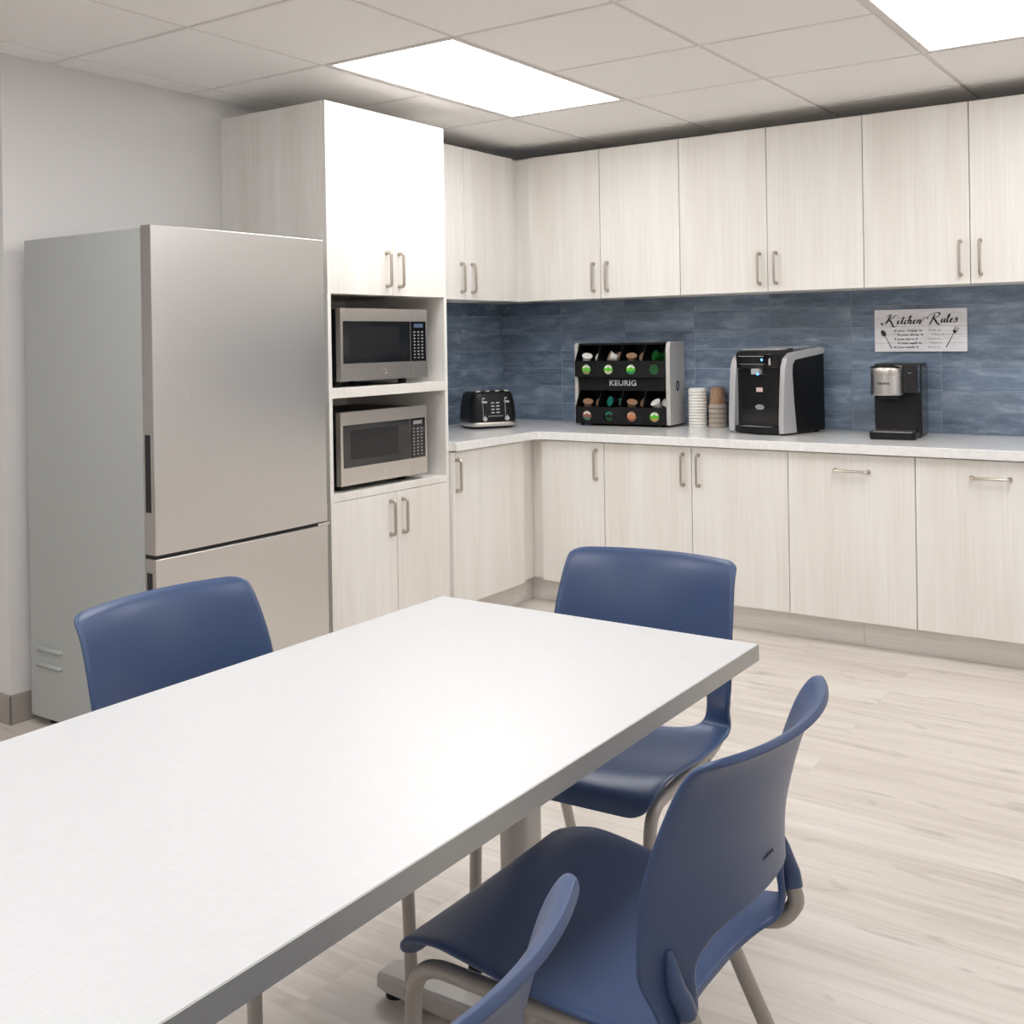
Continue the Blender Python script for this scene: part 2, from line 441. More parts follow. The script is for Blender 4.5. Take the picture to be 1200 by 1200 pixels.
# base cabinets
B0, B1 = .118, .8085; YB = -.6175; XB = .6165
def base(lab, x0, x1, doors, group='base cabinets along the back wall'):
    t = thing('base_cabinet', 'pale '+lab, 'cabinet', ((x0+x1)/2, -.3, .1), group=group)
    carcass(t, x0+.0005, x1-.0005, YB+DT+.001, -.001, B0+.001, B1)
    return t
t = base('narrow single-door base cabinet next to the inside corner', .652, 1.005, 1)
door_back(t, .652, 1.005, B0, B1-.004, YB, .9635, .7)
obj('filler', box(XB-DT-.020, .651, YB+DT+.021, YB+DT+.033, B0, B1), M['lam'], t, label='narrow vertical corner strip')
t = base('two-door base cabinet below the cups and coffee pod rack', 1.005, 1.903, 2)
door_back(t, 1.005, 1.4556, B0, B1-.004, YB, 1.4145, .702); door_back(t, 1.4556, 1.903, B0, B1-.004, YB, 1.490, .702)
t = base('base cabinet with one wide front and horizontal pull, below the coffee maker', 1.903, 2.4266, 1)
door_back(t, 1.903, 2.4266, B0, B1-.004, YB, 2.175, .738, True)
t = base('base cabinet with one wide front and horizontal pull, at the photo\'s right edge', 2.4266, 2.950, 1)
door_back(t, 2.4266, 2.950, B0, B1-.004, YB, 2.707, .738, True)
t = base('base cabinet beyond the right edge of the photo', 2.950, 3.903, 2)
door_back(t, 2.950, 3.4265, B0, B1-.004, YB, 3.38, .7); door_back(t, 3.4265, 3.903, B0, B1-.004, YB, 3.47, .7)
t = thing('base_cabinet', 'pale laminate single-door base cabinet on the left wall beside the tall cabinet', 'cabinet', (.3, -.97, .1))
carcass(t, .001, XB-DT-.001, -1.2855, -.721, B0+.001, B1)
door_left(t, -1.283, -.722, B0, B1-.004, XB, -1.255, .70)
obj('filler', box(XB-DT-.033, XB-DT-.021, -.7195, YB+DT+.033, B0, B1), M['lam'], t, label='narrow vertical corner strip')
struct('baseboard_back', box(.5335, 2.190, -.534, -.525, 0, B0), M['kick'])
struct('baseboard_right', box(2.1915, 3.903, -.534, -.525, 0, B0), M['kick'])
struct('baseboard_corner', box(.5235, .5330, -2.02, -.5345, 0, B0), M['kick'])

# countertop
bm = bmesh.new()
o = [(.001, -1.2865), (.644, -1.2865), (.644, -.6785), (.654, -.6555), (.676, -.6455), (3.95, -.6455), (3.95, -.0105), (.0105, -.0105), (.001, -.0105)]
prism(o, 2, .8105, .8495, bm)
tag(obj('countertop', bm, M['quartz'], bevel=.003), 'white L-shaped stone countertop on the pale base cabinets', 'countertop')

# ------------------------------------------------------------------ tall cabinet
XT = .6005; TY0, TY1, TYM = -2.033, -1.2875, -1.6436; TZ = 2.238
t = thing('tall_cabinet', 'tall pale laminate cabinet with an open niche holding two microwaves', 'cabinet', (.3, -1.66, 0))
p = .019; XF = XT-DT-.001
obj('side_panel', box(.001, XF, TY0, TY0+p, 0, TZ), M['lam'], t, bevel=.0008, segs=1)
obj('side_panel', box(.001, XF, TY1-p, TY1, 0, TZ), M['lam'], t, bevel=.0008, segs=1)
obj('top_panel', box(.001, XF, TY0+p, TY1-p, TZ-p, TZ), M['core'], t)
obj('back_panel', box(.001, .012, TY0+p, TY1-p, .1, TZ-p), M['core'], t)
obj('shelf', box(.013, XT, TY0+p, TY1-p-.0, 1.0815, 1.1205), M['lam'], t, bevel=.001, segs=1, label='thick shelf between the two microwaves')
obj('shelf', box(.013, XT, TY0+p, TY1-p, .679, .706), M['lam'], t, bevel=.001, segs=1, label='shelf under the lower microwave')
obj('shelf', box(.013, XF, TY0+p, TY1-p, 1.4905, 1.5095), M['core'], t)
obj('base_panel', box(.013, XF, TY0+p, TY1-p, B0, B0+p), M['core'], t)
for z in ((1.1205, 1.4905), (.706, 1.0815)):
    pass
door_left(t, TY0, TYM, 1.4905, TZ, XT, -1.684, 1.598); door_left(t, TYM, TY1, 1.4905, TZ, XT, -1.606, 1.598)
door_left(t, TY0, TYM, B0, .677, XT, -1.684, .573); door_left(t, TYM, TY1, B0, .677, XT, -1.606, .573)
for a, b, z0, z1 in ((TY0, TY0+p, .677, 1.4905), (TY1-p, TY1, .677, 1.4905)):
    obj('face_strip', box(XF, XT, a, b, z0, z1), M['lam'], t)

# ------------------------------------------------------------------ refrigerator
t = thing('refrigerator', 'stainless steel bottom-freezer refrigerator with grey side standing by the left wall', 'refrigerator', (.39, -2.57, 0))
FY0, FY1, FX, FZ = -2.944, -2.190, .742, 1.676
ZD = .640
body = box(.042, .678, FY0+.003, FY1-.003, .03, FZ-.006)
obj('body', body, M['fside'], t, bevel=.004, label='matte grey side and back')
def frdoor(z0, z1, name):
    n = 14; secs = []
    for z in (z0, z1):
        s = [(.684, FY0), (.684, FY1)]
        for i in range(n+1):
            a = i/n; y = FY1+(FY0-FY1)*a
            s.append((FX-.006+.006*(1-(2*a-1)**4), y))
        secs.append([(x, y, z) for x, y in s])
    return loft(secs)
d = obj('door', frdoor(ZD+.006, FZ, 'door'), M['steel'], t, bevel=.003)
pk = bmesh.new(); box(.690, .727, FY0-.0006, FY0+.004, .775, 1.025, pk)
h = obj('handle', pk, M['gap'], d, label='recessed grip in the door edge')
gb = bmesh.new(); box(.688, .694, FY0-.002, FY0+.003, .770, 1.030, gb); box(.722, .729, FY0-.002, FY0+.003, .770, 1.030, gb); box(.694, .722, FY0-.002, FY0+.003, .770, .779, gb); box(.694, .722, FY0-.002, FY0+.003, 1.021, 1.030, gb)
obj('grip_frame', gb, M['steel'], d)
d = obj('freezer_door', frdoor(.07, ZD-.006, 'door'), M['steel'], t, bevel=.003)
pk = box(.690, .727, FY0-.0006, FY0+.004, .42, .595)
obj('handle', pk, M['gap'], d, label='recessed grip in the door edge')
gb = bmesh.new(); box(.688, .694, FY0-.002, FY0+.003, .415, .60, gb); box(.722, .729, FY0-.002, FY0+.003, .415, .60, gb); box(.694, .722, FY0-.002, FY0+.003, .591, .60, gb); box(.694, .722, FY0-.002, FY0+.003, .415, .424, gb)
obj('grip_frame', gb, M['steel'], d)
obj('gasket', box(.678, .684, FY0+.006, FY1-.006, .07, FZ-.008), M['gap'], t)
obj('divider', box(.684, .730, FY0+.008, FY1-.008, ZD-.006, ZD+.006), M['gap'], t)
hb = bmesh.new(); box(.684, .748, FY1-.06, FY1-.002, ZD-.004, ZD+.004, hb)
obj('hinge', hb, M['steel'], t)
vb = bmesh.new()
for z in (.268, .214):
    sweep([(.085, FY0+.0025, z+.001), (.09, FY0+.002, z), (.225, FY0+.002, z), (.23, FY0+.0025, z)], [.004, .009, .009, .004], 10, bm=vb)
pieces('side_rib', vb, M['fside'], t, smooth=True)
fb = bmesh.new()
for x in (.1, .62):
    for y in (FY0+.06, FY1-.06): cyl((x, y, 0), (x, y, .031), .02, 16, bm=fb)
pieces('foot', fb, M['dark'], t, smooth=.7)

# ------------------------------------------------------------------ microwaves
def microwave(label, y0, y1, zs, tilt, X=.575, seed=0):
    t = thing('microwave', label, 'microwave', (X-.2, (y0+y1)/2, zs), group='stainless steel microwaves in the niche')
    zb = zs+.024; H = .292; z1 = zb+H; W = y1-y0; D = .41
    obj('body', box(X-D, X-.026, y0+.004, y1-.004, zb+.002, z1-.003), M['black'], t, bevel=.004)
    yp = y1-.112    # door / panel split
    def frame(a, b, lo, hi, c0, c1, d0, d1):
        bm = bmesh.new()
        box(X-.025, X, a, b, lo, c0, bm); box(X-.025, X, a, b, c1, hi, bm)
        box(X-.025, X, a, d0, c0, c1, bm); box(X-.025, X, d1, b, c0, c1, bm)
        return bm
    g0, g1 = zb+.070, z1-.052
    d = obj('door', frame(y0, yp, zb, z1, g0, g1, y0+.014, yp-.0003), M['steelh'], t, bevel=.0012, segs=1, label='stainless steel door')
    w = obj('window', box(X-.020, X-.002, y0+.0145, yp-.001, g0, g1), M['glass'], d, label='dark reflective glass')
    obj('screen', box(X-.0021, X-.0016, y0+.06, yp-.075, g0+.03, g1-.022), M['mesh'], w)
    lg = bmesh.new(); cz = zb+.036; cy = (y0+yp)/2+.045
    n = 40
    for rr, r0 in ((.0122, .0008), (.0098, .0004)):
        pts = [Vector((X+.0004, cy+rr*math.cos(2*PI*i/n), cz+rr*math.sin(2*PI*i/n))) for i in range(n+1)]
        sweep(pts, r0, 6, bm=lg)
    for s in (-1, 1):
        pts = [Vector((X+.0004, cy+s*.003+.0035*math.cos(a)*s, cz+.005*math.sin(a*1.5))) for a in [k*.45 for k in range(10)]]
        sweep(pts, .0006, 6, bm=lg)
    obj('emblem', lg, M['chrome'] if seed else M['nickel'], d, smooth=True)
    pn = obj('control_panel', frame(yp+.0006, y1, zb, z1, g0, g1, yp+.0008, y1-.010), M['steelh'], t, bevel=.0012, segs=1)
    obj('key_pad', box(X-.020, X-.001, yp+.001, y1-.0105, g0, g1), M['gloss'], pn)
    kb = bmesh.new()
    rows = 9
    for r in range(rows):
        z = g1-.045-r*(g1-g0-.06)/(rows-1)
        for c in range(3):
            y = yp+.026+c*.026
            box(X-.001, X-.0004, y-.006, y+.006, z-.003, z+.003, kb)
    obj('keypad_print', kb, M['inkl'], pn)
    obj('display', box(X-.001, X-.0003, yp+.022, y1-.030, g1-.026, g1-.010), M['ledw' if not seed else 'inkl'], pn)
    if seed == 0:
        obj('open_button', box(X-.001, X+.0022, yp+.010, y1-.008, zb+.012, zb+.058), M['steelh'], pn, bevel=.0008, segs=1)
    else:
        b2 = bmesh.new()
        for z in (zb+.014, zb+.040): box(X-.001, X+.0018, yp+.016, y1-.016, z, z+.016, b2)
        pieces('open_button', b2, M['steelh'], pn, bevel=.0008, segs=1)
    fb = bmesh.new()
    for x in (X-.07, X-D+.05):
        for y in (y0+.05, y1-.09): cyl((x, y, zs), (x, y, zb+.004), .017, 16, bm=fb)
    pieces('foot', fb, M['dark'], t, smooth=.7)
microwave('stainless steel and black microwave on the upper shelf of the niche', -1.937, -1.394, 1.1205, 0, seed=0)
microwave('stainless steel and black microwave on the lower shelf of the niche', -1.945, -1.408, .706, 0, seed=1)

# ------------------------------------------------------------------ table
TX0, TYF, TW, TL = 2.067, -3.199, .732, 1.83
t = thing('table', 'long white-topped table with grey edge and silver T-shaped legs', 'table', (TX0+TW/2, TYF-TL/2, 0))
obj('tabletop', box(TX0+.002, TX0+TW-.002, TYF-TL+.002, TYF-.002, .7075, .737), M['linen'], t, label='white linen-patterned laminate top')
eb = bmesh.new()
for q in ((TX0, TX0+.002, TYF-TL, TYF), (TX0+TW-.002, TX0+TW, TYF-TL, TYF), (TX0+.002, TX0+TW-.002, TYF-TL, TYF-TL+.002), (TX0+.002, TX0+TW-.002, TYF-.002, TYF)): box(*q, .707, .7365, eb)
obj('edge_band', eb, M['edge'], t, label='grey edge band')
for y in (TYF-.245, TYF-TL+.245):
    xm = TX0+TW/2+.0
    l = obj('leg', loft([[(xm+a*.058/.058, y+b, z) for a, b, _ in rrect(.062, .085, .030, 0)] for z in (.055, .69)]), M['tsilver'], t, smooth=.7, label='round silver column')
    fo = []
    for x, hw, zt in ((TX0+.035, .030, .050), (TX0+.06, .036, .056), (xm-.06, .038, .064), (xm+.06, .038, .064), (TX0+TW-.06, .036, .056), (TX0+TW-.035, .030, .050)):
        fo.append([(x, y-hw, .022), (x, y+hw, .022), (x, y+hw, zt-.006), (x, y+hw-.006, zt), (x, y-hw+.006, zt), (x, y-hw, zt-.006)])
    obj('foot_bar', loft(fo), M['tsilver'], l, bevel=.002)
    gl = bmesh.new()
    for x in (TX0+.06, TX0+TW-.06): lathe([(.021, 0), (.021, .008), (.008, .009), (.008, .024)], (x, y, 0), 18, gl)
    pieces('glide', gl, M['dark'], l, smooth=.7)
    obj('bracket', box(TX0+.09, TX0+TW-.09, y-.03, y+.03, .688, .7075), M['tsilver'], l, bevel=.002)
obj('beam', box(TX0+TW/2-.02, TX0+TW/2+.02, TYF-TL+.28, TYF-.28, .655, .69), M['tsilver'], t, bevel=.002)

# ------------------------------------------------------------------ chairs
def catmull(P, n=12):
    P = [Vector(p) for p in P]; out = []
    for i in range(len(P)-1):
        a = P[max(i-1, 0)]; b = P[i]; c = P[i+1]; d = P[min(i+2, len(P)-1)]
        for k in range(n):
            t = k/n
            out.append(.5*((2*b)+(c-a)*t+(2*a-5*b+4*c-d)*t*t+(-a+3*b-3*c+d)*t**3))
    out.append(P[-1]); return out
PROF = [(.240, .408), (.238, .430), (.220, .448), (.166, .455), (.09, .449), (.0, .437), (-.09, .431), (-.158, .432), (-.205, .447), (-.232, .483), (-.236, .53), (-.233, .58), (-.234, .63), (-.243, .68), (-.255, .725), (-.268, .762), (-.284, .788), (-.300, .799)]
PC = catmull([(x, 0, z) for x, z in PROF])
SL = [0]
for a, b in zip(PC, PC[1:]): SL.append(SL[-1]+(b-a).length)
ST = SL[-1]
def prof(s):
    s = max(0, min(ST, s))
    for i in range(len(SL)-1):
        if SL[i+1] >= s-1e-9:
            t = (s-SL[i])/max(1e-9, SL[i+1]-SL[i]); return PC[i].lerp(PC[i+1], t)
    return PC[-1]
def s_at(fn):
    return SL[min(range(len(PC)), key=lambda i: fn(PC[i]))]
S_BEND = s_at(lambda p: abs(p.x+.195)+abs(p.z-.443)); S_H1 = s_at(lambda p: abs(p.z-.562)+(0 if p.x < -.15 else 9)); S_H0 = s_at(lambda p: abs(p.x+.168)+(9 if p.z > .5 else 0))
def lerp_tab(tab, s):
    for (a, u), (b, v) in zip(tab, tab[1:]):
        if s <= b:
            t = (s-a)/(b-a); t = t*t*(3-2*t); return u+(v-u)*t
    return tab[-1][1]
WT = [(0, .205), (.16, .218), (S_H0-.04, .212), (S_BEND+.03, .206), (S_H1, .2165), (S_H1+.07, .2175), (ST, .2085)]
def shell_pt(u, s):
    p = prof(s); w = lerp_tab(WT, s)
    for r, d in ((.045, s), (.022, ST-s)):
        if d < r: w = w-r+math.sqrt(max(0, r*r-(r-d)**2))
    k = max(0, min(1, (s-(S_BEND-.03))/.13)); k = k*k*(3-2*k)        # 0 on the seat, 1 on the back
    au = abs(u)*w/lerp_tab(WT, s)
    fl = max(0, min(1, (s-.02)/.1))
    z = p.z+(1-k)*fl*(.016*au**2.2)
    x = p.x+k*au**2.1*(.092-.040*max(0, min(1, (s-S_BEND)/(ST-S_BEND))))
    return Vector((x, u*w, z))
def shell_bm():
    bm = bmesh.new()
    nu = 20; us = [-1+2*i/nu for i in range(nu+1)]
    band0, band1 = S_H0-.018, S_H1+.018
    endr = [0, .001, .004, .009, .016, .026, .038, .05]
    def rows(a, b, n): return [a+(b-a)*i/n for i in range(n+1)]
    r1 = endr+rows(.05, band0, 16)[1:]
    r2 = rows(band1, ST-.045, 12)+[ST-q for q in (.034, .025, .019, .014, .009, .005, .0022, .0006, 0)]
    def grid(rws):
        V = [[bm.verts.new(shell_pt(u, s)) for u in us] for s in rws]
        for a, b in zip(V, V[1:]):
            for i in range(nu): bm.faces.new((a[i], a[i+1], b[i+1], b[i]))
    grid(r1); grid(r2)
    nv = 14; vs = rows(band0, band1, nv)
    per = [(u, band0) for u in us]+[(1, v) for v in vs[1:]]+[(u, band1) for u in us[::-1][1:]]+[(-1, v) for v in vs[::-1][1:-1]]
    sc = (S_H0+S_H1)/2; hs = (S_H1-S_H0)/2; uo = .70
    K = 8; rings = []
    for k in range(K+1):
        t = k/K; ring = []
        for u, s in per:
            a = math.atan2((s-sc)/((band1-band0)/2), u); e = 2/3.0
            ca, sa = math.cos(a), math.sin(a)
            hu = uo*abs(ca)**e*(1 if ca >= 0 else -1); hv = sc+hs*abs(sa)**e*(1 if sa >= 0 else -1)
            ring.append(bm.verts.new(shell_pt(hu*(1-t)+u*t, hv*(1-t)+s*t)))
        rings.append(ring)
    n = len(per)
    for a, b in zip(rings, rings[1:]):
        for i in range(n): bm.faces.new((a[i], a[(i+1) % n], b[(i+1) % n], b[i]))
    bmesh.ops.remove_doubles(bm, verts=bm.verts, dist=.0004)
    return bm

def AP(sy, ds, off=.0215, u=.84):
    s = S_BEND+ds; p = shell_pt(sy*u, s); d = (shell_pt(sy*u, s+.008)-p); e = shell_pt(sy*(u+.04), s)-p
    n = d.cross(e).normalized()
    if n.x > 0: n = -n
    return p+n*off
def make_chair(label):
    t = thing('chair', label, 'chair', (0, 0, 0), 0, 'blue shell chairs around the table', world=False)
    s = obj('seat_shell', shell_bm(), M['blue'], t, smooth=True, label='one-piece navy blue seat and back with an opening')
    me = s.data
    # make the normals point up / forward
    if sum(p.normal.z for p in me.polygons if p.center.z < .45) < 0: me.flip_normals()
    so = s.modifiers.new('s', 'SOLIDIFY'); so.thickness = .0105; so.offset = -1
    sb = s.modifiers.new('u', 'SUBSURF'); sb.levels = 1; sb.render_levels = 1
    # small raised maker's mark low on the rear of the back
    mk = bmesh.new()
    for k in range(4):
        y = -.018+k*.009; p = prof(S_H1+.045)
        sweep([(p.x-.0112, y, p.z-.004+.002*(k % 2)), (p.x-.0116, y+.003, p.z+.001), (p.x-.0112, y+.006, p.z-.003)], .0007, 6, bm=mk)
    obj('emblem', mk, M['ink'], s, smooth=True)
    for sy in (1, -1):
        path = fillet([(.222, sy*.196, .030), (.213, sy*.192, .418), (-.120, sy*.182, .412)], .06, 9)
        path = path[:-1]+catmull([path[-1], AP(sy, -.02, .026), AP(sy, .015, .024), AP(sy, .045), AP(sy, .07)], 5)
        l = obj('leg', sweep(path, [.0125]*(len(path)-8)+[.0124, .012, .0112, .0104, .0096, .009, .0085, .008], 14), M['tube'], t, smooth=.9, label='silver front leg and side rail tube')
        gl = bmesh.new(); cyl((.2225, sy*.1962, .008), (.2217, sy*.1958, .052), .0143, 16, bm=gl)
        g = obj('glide', gl, M['dark'], l, smooth=.7); cw = cyl((.2227, sy*.1963, 0), (.2225, sy*.1962, .010), .0148, 16)
        obj('glide', cw, M['glide'], l, smooth=.7)
        path = [Vector((-.085, sy*.186, .410)), Vector((-.120, sy*.190, .33)), Vector((-.262, sy*.210, .030))]
        l = obj('leg', sweep(fillet(path, .03, 5), .0125, 14), M['tube'], t, smooth=.9, label='silver rear leg')
        gl = bmesh.new(); cyl((-.2725, sy*.2115, .008), (-.252, sy*.2085, .052), .0143, 16, bm=gl)
        obj('glide', gl, M['dark'], l, smooth=.7); obj('glide', cyl((-.2765, sy*.212, 0), (-.272, sy*.2115, .010), .0148, 16), M['glide'], l, smooth=.7)
        # plastic sleeve that holds the tube behind the arm of the shell
        q = [AP(sy, .040, .0215), AP(sy, .06, .0215), AP(sy, .08, .0205), AP(sy, .125, .010)]
        obj('arm_sleeve', sweep(catmull(q, 4), [.0155, .0157, .0158, .016, .016, .016, .0158, .0154, .0145, .013, .011, .008, .005], 12, (1.0, .8)), M['blue'], s, smooth=True)
    return t
def children(o): return [c for c in bpy.data.objects if c.parent == o]
def copy_tree(o, parent=None):
    c = o.copy(); COL.objects.link(c); c.parent = parent
    for ch in children(o): copy_tree(ch, c)
    return c
spots = [(2.765, -3.700, PI, 'blue shell chair right of the table, seen from behind with its whole back in view'),
         (2.408, -3.080, -PI/2+.06, 'blue shell chair at the far end of the table, facing the viewer'),
         (1.980, -3.680, 0, 'blue shell chair on the left of the table, in front of the refrigerator'),
         (2.768, -4.408, PI, 'nearest blue chair, only its bright back edge showing at the bottom of the photo')]
proto = make_chair(spots[0][3])
for i, (x, y, r, lab) in enumerate(spots):
    c = proto if i == 0 else copy_tree(proto)
    c.location = (x, y, 0); c.rotation_euler = (0, 0, r); c['label'] = lab

# ------------------------------------------------------------------ toaster
ZK = .8497
t = thing('toaster', 'matte black four-slice toaster with silver base band, in the counter corner', 'toaster', (.280, -.545, ZK), math.radians(60), world=False)
# local: -y is the front
def TFY(z):
    T = [(.03, .098), (.06, .098), (.10, .096), (.14, .092), (.165, .087), (.178, .082)]
    for (a, u), (b, v) in zip(T, T[1:]):
        if z <= b: return -(u+(v-u)*max(0, (z-a)/(b-a)))
    return -.082
def rr3(w, d, r, z, dy=0): return rrect(w, d, r, z, 7, 0, dy)
obj('body', loft([rr3(.258, .196, .045, .030), rr3(.258, .196, .045, .06), rr3(.254, .192, .046, .10), rr3(.246, .184, .047, .14), rr3(.236, .174, .047, .165), rr3(.226, .164, .045, .178), rr3(.208, .148, .040, .186), rr3(.17, .11, .03, .189)]), M['black'], t, smooth=True)
obj('base', loft([rr3(.236, .176, .04, .004), rr3(.25, .19, .045, .010), rr3(.252, .192, .045, .014)]), M['dark'], t, smooth=.9)
obj('trim_band', loft([rr3(.252, .192, .045, .012), rr3(.264, .202, .048, .018), rr3(.264, .202, .048, .028), rr3(.260, .198, .046, .033)]), M['steelh'], t, smooth=.9, label='silver band')
sb = bmesh.new()
for x in (-.078, -.028, .028, .078):
    for dx in (-.011, .011): box(x+dx-.0015, x+dx+.0015, -.062, .062, .186, .1925, sb)
    for dy in (-.062, .062): box(x-.012, x+.012, dy-.0015, dy+.0015, .186, .1925, sb)
obj('slot_rim', sb, M['chrome'], t, bevel=.0006, segs=1)
db = bmesh.new()
for x in (-.078, -.028, .028, .078): box(x-.0095, x+.0095, -.0605, .0605, .1875, .1902, db)
pieces('slot', db, M['gap'], t)
for x in (-.062, .062):
    tr = bmesh.new(); yf = -.0985
    path = [(x+.0065*math.cos(a), 0, 0) for a in (0,)]
    loop = [Vector((x+.006*math.cos(a), 0, (.150 if math.sin(a) >= 0 else .068)+.006*math.sin(a))) for a in [2*PI*i/20 for i in range(21)]]
    for q in loop: q.y = TFY(q.z)-.0006
    obj('lever_track', sweep(loop, .0016, 6, bm=tr), M['chrome'], t, smooth=True)
    obj('lever', box(x-.013, x+.013, -.108, -.088, .131, .141), M['silver'], t, bevel=.002)
    kn = obj('knob', cyl((x, -.094, .051), (x, -.110, .051), .0125, 22, r2=.011), M['silver'], t, smooth=.7)
bb = bmesh.new()
for r in range(4):
    z = .131-r*.0165
    for x in (-.014, .014): box(x-.009, x+.009, TFY(z)-.003, -.085, z-.0035, z+.0035, bb)
pieces('button', bb, M['silver'], t, bevel=.001, segs=1)
obj('panel', box(-.040, .040, -.0992, -.090, .0635, .0652), M['chrome'], t)

# ------------------------------------------------------------------ coffee pod rack
RW, RD, RH = .506, .215, .428
RX, RY, RA = .872, -.123, math.radians(4.5)
t = thing('coffee_pod_rack', 'black and grey two-tier coffee pod rack with white lettering on the counter', 'rack', (RX, RY, ZK), RA, world=False)
hw = RW/2
# side profile (y front = -RD/2), stepped bins
yf = -RD/2
def side_panel(x0, x1, full):
    if full: o = [(yf+.004, .010), (-yf, .010), (-yf, RH), (yf+.022, RH), (yf+.010, RH-.01), (yf, RH-.04), (yf, .03)]
    else: o = [(yf+.03, .012), (-yf, .012), (-yf, RH-.002), (yf+.045, RH-.002), (yf+.035, RH-.012)]
    return prism(o, 0, x0, x1)
obj('side_panel', side_panel(hw-.002, hw+.022, True), M['pgrey'], t, bevel=.006, label='warm grey side panel')
obj('side_panel', side_panel(-hw-.018, -hw+.002, False), M['pgrey'], t, bevel=.005, label='warm grey side panel')
obj('back_panel', box(-hw+.002, hw-.002, -yf-.008, -yf, .012, RH-.004), M['black'], t)
obj('top_panel', box(-hw+.002, hw-.002, yf+.05, -yf-.008, RH-.012, RH-.003), M['black'], t, bevel=.002)
cw = (RW-.006)/4
def lip(z0, z1, y, hr=.0275, hz=None):
    """front plate with four round holes"""
    bm = bmesh.new(); hz = hz if hz else (z0+z1)/2; n = 32
    for k in range(4):
        cx = -hw+.003+cw*(k+.5); a = []; b = []
        for i in range(n):
            an = 2*PI*(i+.5)/n; c, s = math.cos(an), math.sin(an)
            dx = cw/2; 
            tx = dx/abs(c) if abs(c) > 1e-6 else 9; tz = ((z1-hz) if s > 0 else (hz-z0))/abs(s) if abs(s) > 1e-6 else 9
            q = min(tx, tz); a.append(bm.verts.new((cx+hr*c, y, hz+hr*s))); b.append(bm.verts.new((cx+q*c, y, hz+q*s)))
        for i in range(n): bm.faces.new((a[i], a[(i+1) % n], b[(i+1) % n], b[i]))
        for sx in (-1, 1):
            for zz in (z0, z1):
                cv = bm.verts.new((cx+sx*cw/2, y, zz))
                ad = sorted(b, key=lambda v: (v.co-cv.co).length)[:2]
                bm.faces.new((cv, ad[0], ad[1]))
    return bm
# two tiers: (lip bottom, lip top, opening top)
TI = [(.012, .098, .184), (.252, .334, .418)]
for j, (a, b, c) in enumerate(TI):
    l = obj('bin_front', lip(a, b, yf, hz=(a+b)/2-.003), M['black'], t)
    so = l.modifiers.new('s', 'SOLIDIFY'); so.thickness = .003; so.offset = 0
    obj('bin_floor', box(-hw+.003, hw-.003, yf+.002, -yf-.008, a, a+.004), M['black'], t)
    for k in range(5):
        x = -hw+.003+cw*k
        o = [(yf+.002, a+.003), (-yf-.009, a+.003), (-yf-.009, c), (yf+.055, c), (yf+.002, b)]
        obj('divider', prism(o, 0, max(-hw+.003, x-.0016), min(hw-.003, x+.0016)), M['black'], t)
    obj('header', box(-hw+.003, hw-.003, yf+.052, yf+.06, c-.004, c+.012 if j == 0 else RH-.003), M['black'], t)
band = obj('name_band', box(-hw+.003, hw-.003, yf+.045, yf+.052, .180, .256), M['black'], t)
obj('shelf', box(-hw+.003, hw-.003, yf+.03, -yf-.009, .246, .2515), M['black'], t)
text('lettering', 'KEURIG', .150, (.0, yf+.0448, .2195), (1, 0, 0), (0, 0, 1), M['letter'], band, height=.030, bold=True)
em = bmesh.new()
pts = circ(0, 0, 0, .026, 28)
loft([[(hw+.0215, q[0]*.9-.005, .205+q[1]) for q in pts], [(hw+.0232, q[0]*.9-.005, .205+q[1]) for q in pts]], em)
e = obj('emblem', em, M['gloss'], t)
text('lettering', 'K', .017, (hw+.0232, -.005, .205), (0, 1, 0), (0, 0, 1), M['pgrey'], e, height=.026, bold=True)
fb = bmesh.new()
for x in (-hw+.03, hw-.03):
    for y in (yf+.03, -yf-.03): cyl((x, y, 0), (x, y, .013), .009, 12, bm=fb)
pieces('foot', fb, M['dark'], t, smooth=.7)
Rm = Matrix.Translation((RX, RY, ZK)) @ Matrix.Rotation(RA, 4, 'Z')
def pod(lx, ly, lz, aim, up_r, body, lid, logo, lab, cols=None):
    """coffee pod: a cup with a foil lid; aim = direction the lid faces in the rack's frame"""
    bm_b = lathe([(.0165, -.040), (.0180, -.0385), (.0225, -.004), (.0255, -.003), (.0255, -.0002)], n=24)
    bm_l = lathe([(.0250, -.0002), (.0250, .0006)], n=24)
    q = Vector(aim).normalized().to_track_quat('Z', 'Y').to_matrix().to_4x4()
    T = bpy.data.objects.new('coffee_pod', None); COL.objects.link(T); OFF[T.name] = Vector((0, 0, 0))
    T.matrix_world = Rm @ Matrix.Translation((lx, ly, lz)) @ q
    if up_r: T.scale = (up_r,)*3
    T['label'] = lab; T['category'] = 'coffee pod'; T['group'] = 'coffee pods in the rack'; T.empty_display_size = .03
    obj('cup', bm_b, body, T, smooth=.7)
    l = obj('lid', bm_l, lid, T)
    if logo:
        m2 = bmesh.new()
        kind, c1, c2 = logo
        # white arc over the top and a coloured crescent at the bottom, with a small dark band
        def seg(a0, a1, r0, r1, mi):
            n = 12; A = []; B = []
            for i in range(n+1):
                a = a0+(a1-a0)*i/n
                A.append((r0*math.cos(a), r0*math.sin(a), .0008)); B.append((r1*math.cos(a), r1*math.sin(a), .0008))
            vs = [m2.verts.new(p) for p in A]; ws = [m2.verts.new(p) for p in B]
            for i in range(n): m2.faces.new((vs[i], vs[i+1], ws[i+1], ws[i])).material_index = mi
        seg(.35, PI-.35, .012, .0225, 0); seg(PI+.5, 2*PI-.5, .013, .0235, 1)
        obj('print', m2, [c1, c2], l)
    return T
G_, W_, K_, D_, T_, C_, R_ = M['green'], M['paper'], M['cupbrown'], M['dgreen'], M['teal'], M['copper'], M['redfoil']
